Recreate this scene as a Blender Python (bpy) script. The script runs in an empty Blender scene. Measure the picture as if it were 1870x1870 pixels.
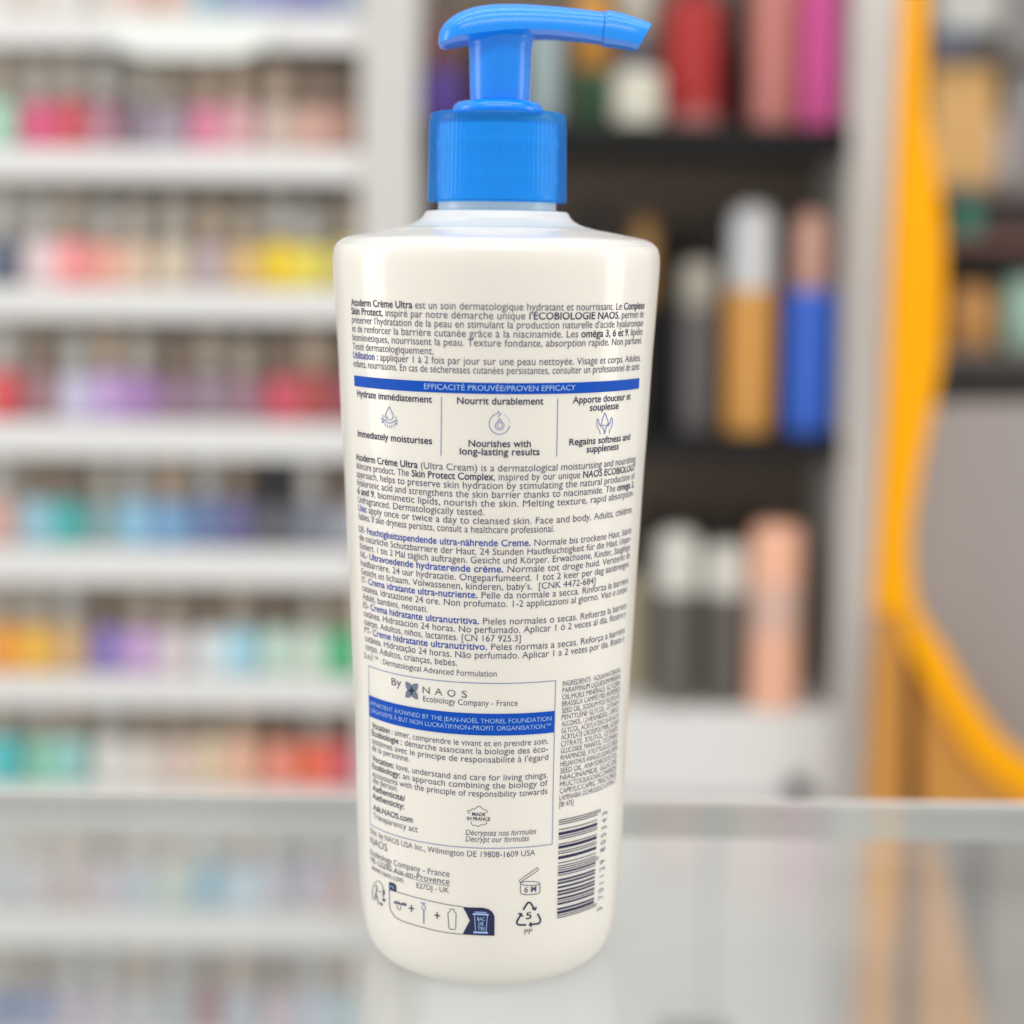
import bpy, bmesh, math, random
from mathutils import Vector, Matrix
random.seed(7)
S = bpy.context.scene
COL = S.collection
PI = math.pi

# ------------------------------------------------------------------ camera
CAM_D, CAM_H, CAM_X = .444, .1727, .00424      # metres in front of, above and beside the bottle's foot
FPX, PHI, ROLL, PVX, PVY = 3300., math.radians(5), math.radians(.7), 935., 738.7
cam = bpy.data.cameras.new('camera'); camo = bpy.data.objects.new('camera', cam); COL.objects.link(camo)
cam.sensor_width = 36; cam.lens = 36*FPX/1870
cam.shift_y = (PVY-935)/1870
cam.clip_start = .01; cam.clip_end = 60
camo.location = (CAM_X, -CAM_D, CAM_H)
camo.rotation_euler = (Matrix.Rotation(PI/2-PHI, 3, 'X') @ Matrix.Rotation(ROLL, 3, 'Z')).to_euler()
cam.dof.use_dof = True; cam.dof.focus_distance = .417; cam.dof.aperture_fstop = 5.5
cam.dof.aperture_blades = 0
S.camera = camo

# ------------------------------------------------------------------ light: a shop under ceiling strips, with added edge fills
W = bpy.data.worlds.new('World'); S.world = W; W.use_nodes = True
bg = W.node_tree.nodes['Background']; bg.inputs[0].default_value = (1, .985, .96, 1); bg.inputs[1].default_value = .62
def area(name, loc, target, sx, sy, power, col=(1, .97, .93)):
    l = bpy.data.lights.new(name, 'AREA'); l.shape = 'RECTANGLE'; l.size = sx; l.size_y = sy; l.energy = power; l.color = col
    o = bpy.data.objects.new(name, l); COL.objects.link(o); o.location = loc
    o.rotation_euler = (Vector(target)-Vector(loc)).to_track_quat('-Z', 'Y').to_euler(); return o
area('ceiling_strip', (-.5, -.35, 1.75), (-.5, -.2, 0), 1.3, .12, 5.5)
area('ceiling_strip', (.75, -.25, 1.75), (.7, 0, 0), 1.3, .12, 5.5)
area('ceiling_strip', (.0, .55, 1.75), (0, .75, 0), 2.4, .14, 8)
area('ceiling_strip', (.0, -1.5, 1.75), (0, 0, .05), 2.4, .5, 17)
area('edge_fill_light', (-1.25, .05, .35), (0, 0, .1), .5, 1.0, 5)  # added fill from the left, brightens the bottle's edge
area('edge_fill_light', (1.25, .0, .35), (0, 0, .1), .4, .9, 3.5)  # weaker added fill for the right edge
S.view_settings.view_transform = 'Standard'; S.view_settings.look = 'None'
S.view_settings.exposure = .12; S.view_settings.gamma = 1
S.render.filter_size = 1.15; S.cycles.max_bounces = 10; S.cycles.transparent_max_bounces = 12

# ------------------------------------------------------------------ picture <-> place
cR, sR, cP, sP = math.cos(ROLL), math.sin(ROLL), math.cos(PHI), math.sin(PHI)
def ray(px, py):
    a, b = px-PVX, py-PVY
    u, v = a*cR+b*sR, -a*sR+b*cR
    return Vector((u, FPX*cP-v*sP, -FPX*sP-v*cP))
EYE = Vector((CAM_X, -CAM_D, CAM_H))
def at(px, py, Y):                       # the point of the plane y = Y
    d = ray(px, py); p = EYE + d*((Y-EYE.y)/d.y)
    return p.x, p.z

# ------------------------------------------------------------------ materials
def lin(c): return tuple(((x/255)/12.92 if x/255 <= .04045 else ((x/255+.055)/1.055)**2.4) for x in c)
MATS = {}
def mat(name, col, rough=.5, noise=0, scale=40, **kw):
    if name in MATS: return MATS[name]
    m = bpy.data.materials.new(name); m.use_nodes = True; nt = m.node_tree; b = nt.nodes['Principled BSDF']
    b.inputs['Base Color'].default_value = (*col, 1); b.inputs['Roughness'].default_value = rough
    for k, v in kw.items(): b.inputs[k.replace('_', ' ')].default_value = v
    if noise:
        tc = nt.nodes.new('ShaderNodeTexCoord'); n = nt.nodes.new('ShaderNodeTexNoise'); n.inputs['Scale'].default_value = scale; n.inputs['Detail'].default_value = 4
        mx = nt.nodes.new('ShaderNodeMix'); mx.data_type = 'RGBA'; mx.blend_type = 'MULTIPLY'; mx.inputs[0].default_value = 1
        rp = nt.nodes.new('ShaderNodeMapRange'); rp.inputs[3].default_value = 1-noise; rp.inputs[4].default_value = 1+noise*.4
        nt.links.new(tc.outputs['Object'], n.inputs['Vector']); nt.links.new(n.outputs['Fac'], rp.inputs[0])
        mx.inputs[6].default_value = (*col, 1); nt.links.new(rp.outputs[0], mx.inputs[7]); nt.links.new(mx.outputs[2], b.inputs['Base Color'])
        rr = nt.nodes.new('ShaderNodeMapRange'); rr.inputs[3].default_value = max(.03, rough-.06); rr.inputs[4].default_value = rough+.08
        nt.links.new(n.outputs['Fac'], rr.inputs[0]); nt.links.new(rr.outputs[0], b.inputs['Roughness'])
    MATS[name] = m; return m
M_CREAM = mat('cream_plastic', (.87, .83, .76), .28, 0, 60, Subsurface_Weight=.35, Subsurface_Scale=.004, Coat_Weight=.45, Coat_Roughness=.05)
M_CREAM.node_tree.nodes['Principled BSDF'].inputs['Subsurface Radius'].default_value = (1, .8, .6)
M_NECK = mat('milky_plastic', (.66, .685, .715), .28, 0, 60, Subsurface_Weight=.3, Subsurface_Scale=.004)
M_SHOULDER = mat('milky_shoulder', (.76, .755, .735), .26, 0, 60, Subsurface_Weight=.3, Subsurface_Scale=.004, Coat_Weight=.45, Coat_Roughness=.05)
M_BLUE = mat('blue_plastic', (.001, .285, .95), .26, .06, 90, Subsurface_Weight=.25, Subsurface_Scale=.003, Coat_Weight=.12, Coat_Roughness=.1)
M_BLUE2 = mat('blue_plastic_cap', (.004, .34, 1), .24, .05, 120, Subsurface_Weight=.2, Subsurface_Scale=.002)
def see_through(m, tint, amount):          # thin translucent wall: part of the light passes, tinted
    nt = m.node_tree; b = nt.nodes['Principled BSDF']; o = next(n for n in nt.nodes if n.type == 'OUTPUT_MATERIAL')
    t = nt.nodes.new('ShaderNodeBsdfTransparent'); t.inputs[0].default_value = (*tint, 1); x = nt.nodes.new('ShaderNodeMixShader'); x.inputs[0].default_value = amount
    nt.links.new(b.outputs[0], x.inputs[1]); nt.links.new(t.outputs[0], x.inputs[2]); nt.links.new(x.outputs[0], o.inputs[0])
see_through(M_BLUE2, (.46, .84, 1), .66)
M_INK = mat('grey_ink', (.070, .070, .150), .6)
M_NAVY = mat('navy_ink', (.010, .013, .075), .6)
M_BINK = mat('blue_ink', (.02, .07, .40), .6)
M_BAND = mat('band_ink', (.0, .078, .50), .55, .05, 300, Specular_IOR_Level=.2)
M_PALE = mat('pale_blue_ink', (.36, .52, .86), .6)
M_LINE = mat('line_ink', (.15, .22, .50), .6)
M_GREY = mat('petal_ink', (.16, .19, .27), .6)
M_WHITE = mat('white_shelf', (.74, .74, .73), .45, .04, 8)
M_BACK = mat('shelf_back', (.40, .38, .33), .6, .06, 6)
M_BLACK = mat('black_laminate', (.009, .009, .009), .65, .1, 10, Specular_IOR_Level=.25)
M_DARKB = mat('dark_back_panel', (.19, .148, .115), .6, .15, 6)
M_UPR = mat('upright_paint', (.58, .565, .545), .5, .04, 5)
M_YEL = mat('yellow_acrylic', (.95, .40, .0), .6, .04, 6, Specular_IOR_Level=.15)
M_YEL_SHADE = mat('shaded_yellow', (.56, .25, .04), .5, .06, 6)  # the stand's yellow with its shade put into the colour
M_BRN = mat('brown_gap', (.22, .10, .03), .6)
M_TAUPE = mat('taupe_panel', (.36, .325, .31), .55, .04, 5)

# ------------------------------------------------------------------ mesh helpers
class MB:
    def __init__(s): s.v = []; s.f = []; s.m = []
    def add(s, vs, fs, mi=0):
        o = len(s.v); s.v += [tuple(x) for x in vs]
        for f in fs: s.f.append(tuple(i+o for i in f)); s.m.append(mi)
    def box(s, x0, x1, y0, y1, z0, z1, mi=0):
        s.add([(x0,y0,z0),(x1,y0,z0),(x1,y1,z0),(x0,y1,z0),(x0,y0,z1),(x1,y0,z1),(x1,y1,z1),(x0,y1,z1)],
              [(0,3,2,1),(4,5,6,7),(0,1,5,4),(1,2,6,5),(2,3,7,6),(3,0,4,7)], mi)
    def loft(s, rings, mi=0, caps=True, closed=True):
        n = len(rings[0]); vs = [p for r in rings for p in r]; fs = []
        for i in range(len(rings)-1):
            for j in range(n if closed else n-1):
                k = (j+1) % n
                fs.append((i*n+j, i*n+k, (i+1)*n+k, (i+1)*n+j))
        if caps:
            fs.append(tuple(reversed(range(n)))); fs.append(tuple((len(rings)-1)*n+j for j in range(n)))
        s.add(vs, fs, mi)
    def lathe(s, prof, n=48, c=(0, 0, 0), mi=0, caps=True, ribs=None, sq=None):
        rings = []
        for q in prof:
            r, z = q[0], q[1]; ring = []
            for j in range(n):
                a = 2*PI*j/n; rr = r
                if ribs and len(q) > 2: rr = r + q[2]*abs(math.cos(ribs*a/2))
                if sq:
                    ca, sa = abs(math.cos(a)), abs(math.sin(a)); rr = r/((ca**sq+sa**sq)**(1/sq))
                ring.append((c[0]+rr*math.cos(a), c[1]+rr*math.sin(a), c[2]+z))
            rings.append(ring)
        s.loft(rings, mi, caps)
    def prism(s, pts, y0, y1, mi=0):
        n = len(pts); vs = [(x, y0, z) for x, z in pts]+[(x, y1, z) for x, z in pts]
        s.add(vs, [tuple(range(n)), tuple(reversed(range(n, 2*n)))]+[(i, i+n, (i+1) % n+n, (i+1) % n) for i in range(n)], mi)
    def build(s, name, mats, parent=None, smooth=None, bevel=0, fix=True):
        me = bpy.data.meshes.new(name); me.from_pydata(s.v, [], s.f)
        for m in (mats if isinstance(mats, (list, tuple)) else [mats]): me.materials.append(m)
        me.polygons.foreach_set('material_index', s.m)
        if fix or bevel:
            b = bmesh.new(); b.from_mesh(me)
            if bevel: bmesh.ops.bevel(b, geom=b.edges[:]+b.verts[:], offset=bevel, segments=2, affect='EDGES', profile=.5)
            bmesh.ops.recalc_face_normals(b, faces=b.faces[:])
            b.to_mesh(me); b.free()
        if smooth is not None:
            me.shade_smooth(); me.set_sharp_from_angle(angle=math.radians(smooth))
        o = bpy.data.objects.new(name, me); COL.objects.link(o)
        if parent: o.parent = parent
        return o
def tag(o, label, cat, group=None, kind=None):
    if label: o['label'] = label
    if cat: o['category'] = cat
    if group: o['group'] = group
    if kind: o['kind'] = kind
    return o
def thing(name, label, cat, loc=(0, 0, 0), group=None):
    o = bpy.data.objects.new(name, None); COL.objects.link(o); o.location = loc; o.empty_display_size = .02
    return tag(o, label, cat, group)
USED = set()

# ------------------------------------------------------------------ large structure: glass counter the bottle stands on
def glass_mat():
    m = bpy.data.materials.new('counter_glass'); m.use_nodes = True; nt = m.node_tree; nt.nodes.clear()
    out = nt.nodes.new('ShaderNodeOutputMaterial'); tr = nt.nodes.new('ShaderNodeBsdfTransparent'); gl = nt.nodes.new('ShaderNodeBsdfGlossy')
    df = nt.nodes.new('ShaderNodeBsdfDiffuse'); mx = nt.nodes.new('ShaderNodeMixShader'); m2 = nt.nodes.new('ShaderNodeMixShader'); fr = nt.nodes.new('ShaderNodeFresnel')
    ns = nt.nodes.new('ShaderNodeTexNoise'); ns.inputs['Scale'].default_value = 9; mr = nt.nodes.new('ShaderNodeMapRange')
    mr.inputs[3].default_value = .10; mr.inputs[4].default_value = .34
    tr.inputs[0].default_value = (.90, .93, .92, 1); gl.inputs['Roughness'].default_value = .06; df.inputs[0].default_value = (.72, .74, .74, 1)
    fr.inputs[0].default_value = 1.5
    nt.links.new(ns.outputs['Fac'], mr.inputs[0]); nt.links.new(mr.outputs[0], m2.inputs[0])
    nt.links.new(tr.outputs[0], m2.inputs[1]); nt.links.new(df.outputs[0], m2.inputs[2])
    nt.links.new(fr.outputs[0], mx.inputs[0]); nt.links.new(m2.outputs[0], mx.inputs[1]); nt.links.new(gl.outputs[0], mx.inputs[2])
    nt.links.new(mx.outputs[0], out.inputs[0]); return m
def clear_mat():
    m = bpy.data.materials.new('clear_face'); m.use_nodes = True; nt = m.node_tree; nt.nodes.clear()
    out = nt.nodes.new('ShaderNodeOutputMaterial'); tr = nt.nodes.new('ShaderNodeBsdfTransparent'); nt.links.new(tr.outputs[0], out.inputs[0]); return m
M_GLASS, M_CLEAR = glass_mat(), clear_mat()
M_GEDGE = mat('glass_edge', (.52, .56, .51), .35, .15, 25)
M_GLIP = mat('glass_edge_lip', (.72, .70, .68), .3)
GZ = -.0036                                 # level of the glass top
GY = .121                                   # far edge of the glass
g = thing('glass_counter', 'clear glass counter top with a pale green edge under the lotion bottle', 'counter', (0, 0, GZ))
b = MB(); b.add([(-.9,-.42,0),(.9,-.42,0),(.9,GY,0),(-.9,GY,0)], [(0,1,2,3)], 0)
b.add([(-.9,-.42,-.012),(.9,-.42,-.012),(.9,GY,-.012),(-.9,GY,-.012)], [(3,2,1,0)], 1)
b.add([(-.9,-.42,-.012),(.9,-.42,-.012),(.9,-.42,0),(-.9,-.42,0)], [(0,1,2,3)], 1)
b.build('glass_pane', [M_GLASS, M_CLEAR], g, fix=False)
b = MB(); b.box(-.9, .9, GY+.0002, GY+.0012, -.012, -.0025); b.build('back_edge', M_GEDGE, g)
b = MB(); b.box(-.9, .9, GY+.0002, GY+.0022, -.0023, .0004); b.build('edge_bevel', M_GLIP, g)

# ------------------------------------------------------------------ wall shelving on the left
YF = 1.16
xL0 = at(-150, 700, YF)[0]; xU0 = at(657, 400, YF)[0]; xU1 = at(762, 400, YF)[0]
LIPS = [(26, 86), (271, 329), (526, 584), (772, 836), (1004, 1068), (1240, 1292), (1446, 1494), (1676, 1732), (1908, 1964)]
u = thing('wall_shelving', 'white wall shelving unit filled with rows of nail polish', 'shelving', (xL0, YF, at(300, 1964, YF)[1]))
u0 = Vector(u.location)
def rel(mb, o):
    mb.v = [(x-o[0], y-o[1], z-o[2]) for x, y, z in mb.v]; return mb
SHZ = []
for k, (ya, yb) in enumerate(LIPS):
    z1, z0 = at(300, ya, YF)[1], at(300, yb, YF)[1]; SHZ.append(z1)
    b = MB(); b.box(xL0, xU0-.0005, YF, YF+.012, z0, z1); b.box(xL0, xU0-.0005, YF+.0125, YF+.12, z1-.010, z1-.0004)
    rel(b, u0).build('shelf', M_WHITE, u, bevel=.0012)
zt, zb = at(300, -160, YF)[1], at(300, 2080, YF)[1]
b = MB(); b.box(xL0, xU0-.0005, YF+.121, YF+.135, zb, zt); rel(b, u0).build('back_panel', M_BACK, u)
b = MB(); b.box(xU0, xU1, YF-.004, YF+.19, zb, zt); rel(b, u0).build('upright', M_UPR, u, bevel=.002)

# shelf sign on the top lip
sx0, sz = at(196, 34, YF); sx1 = at(500, 34, YF)[0]; szb = at(340, 106, YF)[1]
pts = []
for i in range(25):
    t = i/24; x = sx0+(sx1-sx0)*t
    pts.append((x, szb + (sz-szb)*.55*abs(2*t-1)**5))
pts += [(sx1, sz), (sx0, sz)]
b = MB(); b.prism(pts, YF-.006, YF-.003)
o = b.build('shelf_sign', mat('sign_card', (.80, .84, .81), .35), None)
tag(o, 'blank white shelf sign with rounded lower corners hanging on the top shelf lip', 'sign')

# ------------------------------------------------------------------ nail polish bottles
def sect(w, d, z, n=28, e=5):
    r = []
    for j in range(n):
        a = 2*PI*(j+.5)/n; c, s = math.cos(a), math.sin(a)
        q = (abs(c)**e+abs(s)**e)**(-1/e)
        r.append((w*q*c, d*q*s, z))
    return r
def polish_proto():
    t = thing('nail_polish', 'x', 'nail polish', (0, 0, 0))
    b = MB(); b.loft([sect(w, w*.86, z) for w, z in ((.0105,0),(.0125,.0008),(.0134,.003),(.0136,.016),(.0134,.032),(.0124,.0375),(.0098,.0405),(.0064,.0418),(.006,.0430))])
    b.build('bottle', mat('lacquer', (.5,.5,.5), .15), t, smooth=50)
    b = MB(); b.lathe([(.0092,.0433),(.0096,.044),(.0095,.055),(.0091,.078),(.0087,.0802),(.0072,.081)], 28); b.build('cap', mat('cap_plastic', (.2,.2,.2), .3), t, smooth=50)
    return t
def setmat(o, m):
    o.material_slots[0].link = 'OBJECT'; o.material_slots[0].material = m
PROTO = polish_proto(); FIRST = [True]
CAPS = [('taupe', (.45, .385, .31)), ('brown', (.28, .21, .16)), ('greige', (.50, .46, .40)), ('tan', (.52, .41, .31)), ('grey', (.52, .50, .47))]
ROWS = [
 ('cropped top shelf', [('ivory',225,220,215),('oat',215,205,195),('pearl white',225,222,220),('cream',220,210,200),('blush',215,180,170),('apricot',220,185,170),('sky blue',150,185,205),('slate blue',150,165,200),('periwinkle',145,150,200),('indigo',125,130,185),('pale blue',160,175,205)]),
 ('first full shelf', [('mint',165,215,190),('magenta pink',220,75,125),('crimson',205,65,80),('mauve',165,105,125),('plum grey',130,112,132),('smoky lilac',160,148,165),('bubblegum pink',225,125,160),('powder pink',220,165,170),('blush beige',205,180,170),('nude',205,160,145),('rosy brown',180,135,120)]),
 ('second full shelf', [('midnight blue',75,85,110),('pearl pink',230,210,212),('salmon pink',245,140,145),('peach',240,165,145),('sand',222,190,165),('oatmeal',215,200,175),('dusky lilac',185,165,172),('golden tan',220,180,115),('canary yellow',240,205,20),('lemon yellow',235,218,75),('straw yellow',220,205,110)]),
 ('third full shelf', [('scarlet',220,50,60),('dusty mauve',155,110,118),('ice lilac',205,200,230),('lavender',195,160,220),('amethyst',165,120,185),('grape grey',140,108,132),('ash mauve',145,125,142),('heather',150,108,128),('raspberry',205,65,88),('brick red',172,58,58),('wine red',150,60,70)]),
 ('fourth full shelf', [('shell pink',215,170,160),('powder blue',150,200,220),('teal',60,180,178),('sea grey',130,165,170),('baby blue',140,198,232),('cornflower',115,165,212),('dusk blue',95,120,170),('violet',92,90,140),('charcoal',85,85,92),('storm grey',115,122,138),('silver lilac',168,170,182)]),
 ('fifth full shelf', [('tangerine',248,160,40),('marigold',250,190,60),('honey tan',215,175,120),('purple',138,118,198),('orchid',205,165,220),('milky pink',228,215,220),('frost white',222,228,232),('ice blue',165,218,238),('mint white',200,230,215),('pistachio white',215,232,215),('emerald',50,190,120)]),
 ('sixth full shelf', [('turquoise',70,200,205),('seafoam',135,210,180),('aqua',150,210,206),('snow white',235,232,228),('chalk white',232,226,215),('rose beige',225,200,188),('vanilla',230,208,175),('soft peach',238,185,155),('salmon',246,145,120),('coral orange',248,105,65),('watermelon red',220,80,95)]),
 ('upper shelf behind glass', [('dove grey',185,190,205),('fog grey',190,190,200),('clay',185,160,160),('pale lilac',195,180,200),('misty blue',170,195,215),('sage white',190,215,200),('lagoon blue',95,170,200),('pale sky blue',180,215,235),('cloud grey',188,190,202),('thistle',180,170,190),('terracotta pink',195,150,142)]),
 ('lowest shelf behind glass', [('denim blue',60,95,165),('cobalt',85,115,175),('lilac grey',180,170,195),('pale mauve',190,178,195),('moon grey',180,182,190),('steel grey',165,172,182),('maroon',135,60,75),('pewter',165,172,195),('rose grey',190,165,180),('periwinkle grey',170,180,205),('aqua grey',150,190,205)]),
]
def cmat(kind, name, col, rough, **kw): return mat(kind+'_'+name.replace(' ', '_'), col, rough, **kw)
for k, (where, cols) in enumerate(ROWS):
    z = SHZ[k]; off = random.uniform(-6, 6)
    for i, (cn, r_, g_, b_) in enumerate(cols):
        px = -8+i*63.5+off+random.uniform(-4, 4)
        if px > 640: px = 634
        x = at(px, (LIPS[k][0]), YF)[0]
        x = min(x, xU0-.0150)
        if FIRST[0]: t = PROTO; kids = list(PROTO.children); FIRST[0] = False
        else:
            t = PROTO.copy(); COL.objects.link(t); kids = []
            for ch in PROTO.children:
                c = ch.copy(); COL.objects.link(c); c.parent = t; kids.append(c)
        t.location = (x, YF+.030+random.uniform(-.002, .004), z); t.rotation_euler = (0, 0, random.uniform(-.25, .25))
        sc = random.uniform(.93, 1.05); t.scale = (1.06, 1.06, sc)
        capn, capc = CAPS[random.randrange(len(CAPS))]
        if (k, i) == (4, 8): capn, capc = 'black', (.03, .035, .04)
        for c in kids:
            if c.name.startswith('bottle'): setmat(c, cmat('lacquer', cn, lin([c*.86+.14*188 for c in (r_, g_, b_)]), .16, Coat_Weight=.4))
            else: setmat(c, cmat('cap', capn, capc, .35))
        nb = cols[i-1][0] if i else cols[1][0]
        lab = f'{cn} nail polish, {capn} cap, {where}, beside the {nb} one'
        tag(t, lab, 'nail polish', 'nail polish bottles on the white shelving')

# ------------------------------------------------------------------ dark cabinet on the right
xC0, xC1 = xU1+.0005, at(1546, 500, YF)[0]; xW1 = at(1664, 500, YF)[0]
cz0 = at(1200, 2080, YF)[1]
cab = thing('display_cabinet', 'tall cabinet with black shelves, dark back and white frame', 'cabinet', (xC0, YF, cz0)); co = Vector(cab.location)
b = MB(); b.box(xC0, xC1, YF+.17, YF+.185, at(1200, 1292, YF)[1], zt); rel(b, co).build('back_panel', M_DARKB, cab)
b = MB(); b.box(xC1+.0005, xW1, YF-.004, YF+.19, cz0, zt); rel(b, co).build('upright', M_UPR, cab, bevel=.002)
SZ = []
for ya, yb in ((226, 280), (796, 836)):
    z1, z0 = at(1200, ya, YF)[1], at(1200, yb, YF)[1]; SZ.append(z1)
    b = MB(); b.box(xC0+.0005, xC1-.0005, YF, YF+.169, z0, z1); rel(b, co).build('shelf', M_BLACK, cab, bevel=.001)
z1 = at(1200, 1296, YF)[1]; z0 = at(1200, 1452, YF)[1]; SZ.append(z1)
b = MB(); b.box(xC0+.0005, xC1-.0005, YF-.002, YF+.169, z0, z1); rel(b, co).build('base_shelf', M_WHITE, cab, bevel=.002)
xm = at(1300, 1600, YF)[0]
for xa, xb in ((xC0+.0005, xm-.001), (xm+.001, xC1-.0005)):
    b = MB(); b.box(xa, xb, YF+.006, YF+.169, cz0, z0-.003); rel(b, co).build('drawer', M_WHITE, cab, bevel=.002)
kx, kz = at(1455, 1436, YF)
b = MB(); b.lathe([(.0085, 0), (.0105, .002), (.0105, .009), (.008, .012)], 28)
b.v = [(x+kx, YF-.002-z, y+kz) for x, y, z in b.v]; rel(b, co).build('knob', mat('knob_black', (.04, .038, .036), .4), cab, smooth=40)

GRP = 'bottles in the dark cabinet'
def cyl_bottle(name, px0, px1, py0, py1, Y, bodycol, capcol=None, capy=None, capw=1., rough=.3, label='', cat='bottle', shelf=None, rnd=.12, band=None):
    x0, zt_ = at(px0, py0, Y); x1 = at(px1, py0, Y)[0]
    zb_ = shelf if shelf is not None else at(px0, py1, Y)[1]
    r = (x1-x0)/2; H = zt_-zb_
    t = thing(name, label, cat, ((x0+x1)/2, Y, zb_), GRP)
    hb = H
    if capy is not None:
        hb = at(px0, capy, Y)[1]-zb_
    e = min(r*.35, hb*.2)
    b = MB(); pr = [(r*.9, 0), (r, e*.25)]
    if band: pr += [(r, hb*band[0])]
    pr += [(r, hb-e)] + [(r*(1-rnd+rnd*math.cos(a)) if rnd < .9 else r*math.cos(a)*.999+.0004, hb-e+e*math.sin(a)) for a in (.4, .8, 1.2, 1.5)]
    b.lathe(pr, 36); cn = '%d_%d_%d' % tuple(bodycol)
    b.build('body', mat('pack_'+cn, lin(bodycol), rough), t, smooth=40)
    if band:
        b = MB(); b.lathe([(r+.0004, hb*band[0]), (r+.0004, hb*band[1])], 36); b.build('label_band', mat('pack_%d_%d_%d' % tuple(band[2]), lin(band[2]), .5), t, smooth=40)
    if capcol is not None:
        rc = r*capw; hc = H-hb
        b = MB(); b.lathe([(rc*.98, hb+.0005), (rc, hb+.001), (rc*.97, hb+hc*.75)]+[(rc*.97*(.25+.75*math.cos(a)), hb+hc*.75+hc*.25*math.sin(a)) for a in (.3, .7, 1.1, 1.5)], 36)
        b.build('cap', mat('pack_%d_%d_%d' % tuple(capcol), lin(capcol), .35), t, smooth=40)
    return t
s0, s1, s2 = SZ
# top compartment
cyl_bottle('shampoo_bottle', 768, 846, 30, 226, YF+.05, (88, 62, 150), (120, 75, 80), 130, .7, label='purple bottle with a brown cap behind the pump collar', shelf=s0)
cyl_bottle('lotion_tube', 962, 1028, 40, 226, YF+.05, (150, 170, 172), label='pale teal tube beside the blue pump stem', shelf=s0, rnd=.3)
cyl_bottle('oil_bottle', 1046, 1120, -20, 226, YF+.09, (62, 98, 70), (205, 145, 60), 130, .95, label='green bottle with an amber upper half under the spout', shelf=s0)
cyl_bottle('cream_jar', 1118, 1212, 128, 226, YF+.03, (205, 203, 188), None, label='squat off-white jar below the tip of the spout', cat='jar', shelf=s0, rnd=.4)
cyl_bottle('spray_bottle', 1128, 1200, -60, 226, YF+.12, (120, 118, 128), (212, 208, 195), 62, .95, label='grey bottle with a white top standing behind the off-white jar', shelf=s0)
cyl_bottle('shampoo_bottle', 1214, 1322, -60, 226, YF+.06, (165, 32, 32), (130, 30, 32), 0, .6, label='red bottle with a pale base on the top black shelf', shelf=s0, band=(.0, .13, (170, 110, 105)), rnd=.3)
cyl_bottle('hair_tube', 1372, 1462, -80, 226, YF+.06, (190, 122, 115), label='dusty pink tube on the top black shelf', cat='tube', shelf=s0, rnd=.3)
cyl_bottle('hair_tube', 1466, 1542, -80, 226, YF+.05, (205, 80, 150), label='magenta tube beside the white upright', cat='tube', shelf=s0, rnd=.3)
cyl_bottle('shampoo_bottle', 1322, 1370, -30, 226, YF+.10, (34, 20, 30), (24, 18, 24), 90, .7, label='dark plum bottle between the red bottle and the dusty pink tube', shelf=s0)
cyl_bottle('shampoo_bottle', 850, 960, 20, 226, YF+.11, (92, 66, 62), (60, 44, 46), 110, .8, label='brown bottle behind the blue pump stem', shelf=s0)
# middle compartment
cyl_bottle('shampoo_bottle', 1206, 1268, 410, 796, YF+.125, (24, 23, 24), (30, 29, 30), 520, .7, label='tall black filler bottle darkening the gap behind the stone capped grey bottle', shelf=s1)  # dark filler bottles, added to blacken gaps between the front ones
cyl_bottle('shampoo_bottle', 1290, 1350, 400, 796, YF+.13, (28, 24, 24), (22, 20, 20), 540, .8, label='tall black filler bottle darkening the gap behind the gold bottle', shelf=s1)
cyl_bottle('shampoo_bottle', 1405, 1462, 420, 796, YF+.12, (58, 40, 30), (24, 22, 22), 530, .75, label='dark brown filler bottle darkening the gap between the gold and the blue bottles', shelf=s1)
cyl_bottle('shampoo_bottle', 1256, 1312, 940, 1296, YF+.10, (22, 22, 22), (26, 25, 25), 1040, .8, label='black filler bottle darkening the gap behind the two white capped grey bottles', shelf=s2)
cyl_bottle('shampoo_bottle', 1338, 1400, 930, 1296, YF+.12, (26, 24, 23), (22, 21, 21), 1030, .75, label='black filler bottle darkening the gap behind the peach bottle', shelf=s2)
cyl_bottle('shampoo_bottle', 1168, 1226, 925, 1296, YF+.125, (30, 28, 27), (24, 23, 23), 1030, .8, label='black filler bottle darkening the gap behind the larger white capped bottle', shelf=s2)
cyl_bottle('shampoo_bottle', 1040, 1128, 385, 796, YF+.08, (26, 25, 26), (20, 19, 20), 500, .8, label='black bottle nearest the neck of the lotion bottle', shelf=s1)
cyl_bottle('shampoo_bottle', 1134, 1222, 395, 796, YF+.09, (30, 28, 28), (165, 125, 70), 560, .6, label='black bottle with a gold cap just right of the lotion bottle', shelf=s1)
cyl_bottle('conditioner_bottle', 1238, 1314, 474, 796, YF+.05, (92, 88, 90), (165, 160, 148), 562, .92, label='grey bottle with a stone coloured cap on the middle black shelf', shelf=s1, rough=.4)
cyl_bottle('hair_oil', 1328, 1422, 372, 796, YF+.04, (205, 148, 72), (200, 202, 205), 528, .92, label='gold bottle with a tall white cap on the middle black shelf', shelf=s1)
cyl_bottle('hair_oil', 1440, 1528, 385, 796, YF+.04, (50, 105, 215), (210, 165, 150), 530, .75, label='bright blue bottle with a pink cap on the middle black shelf', shelf=s1)
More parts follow.
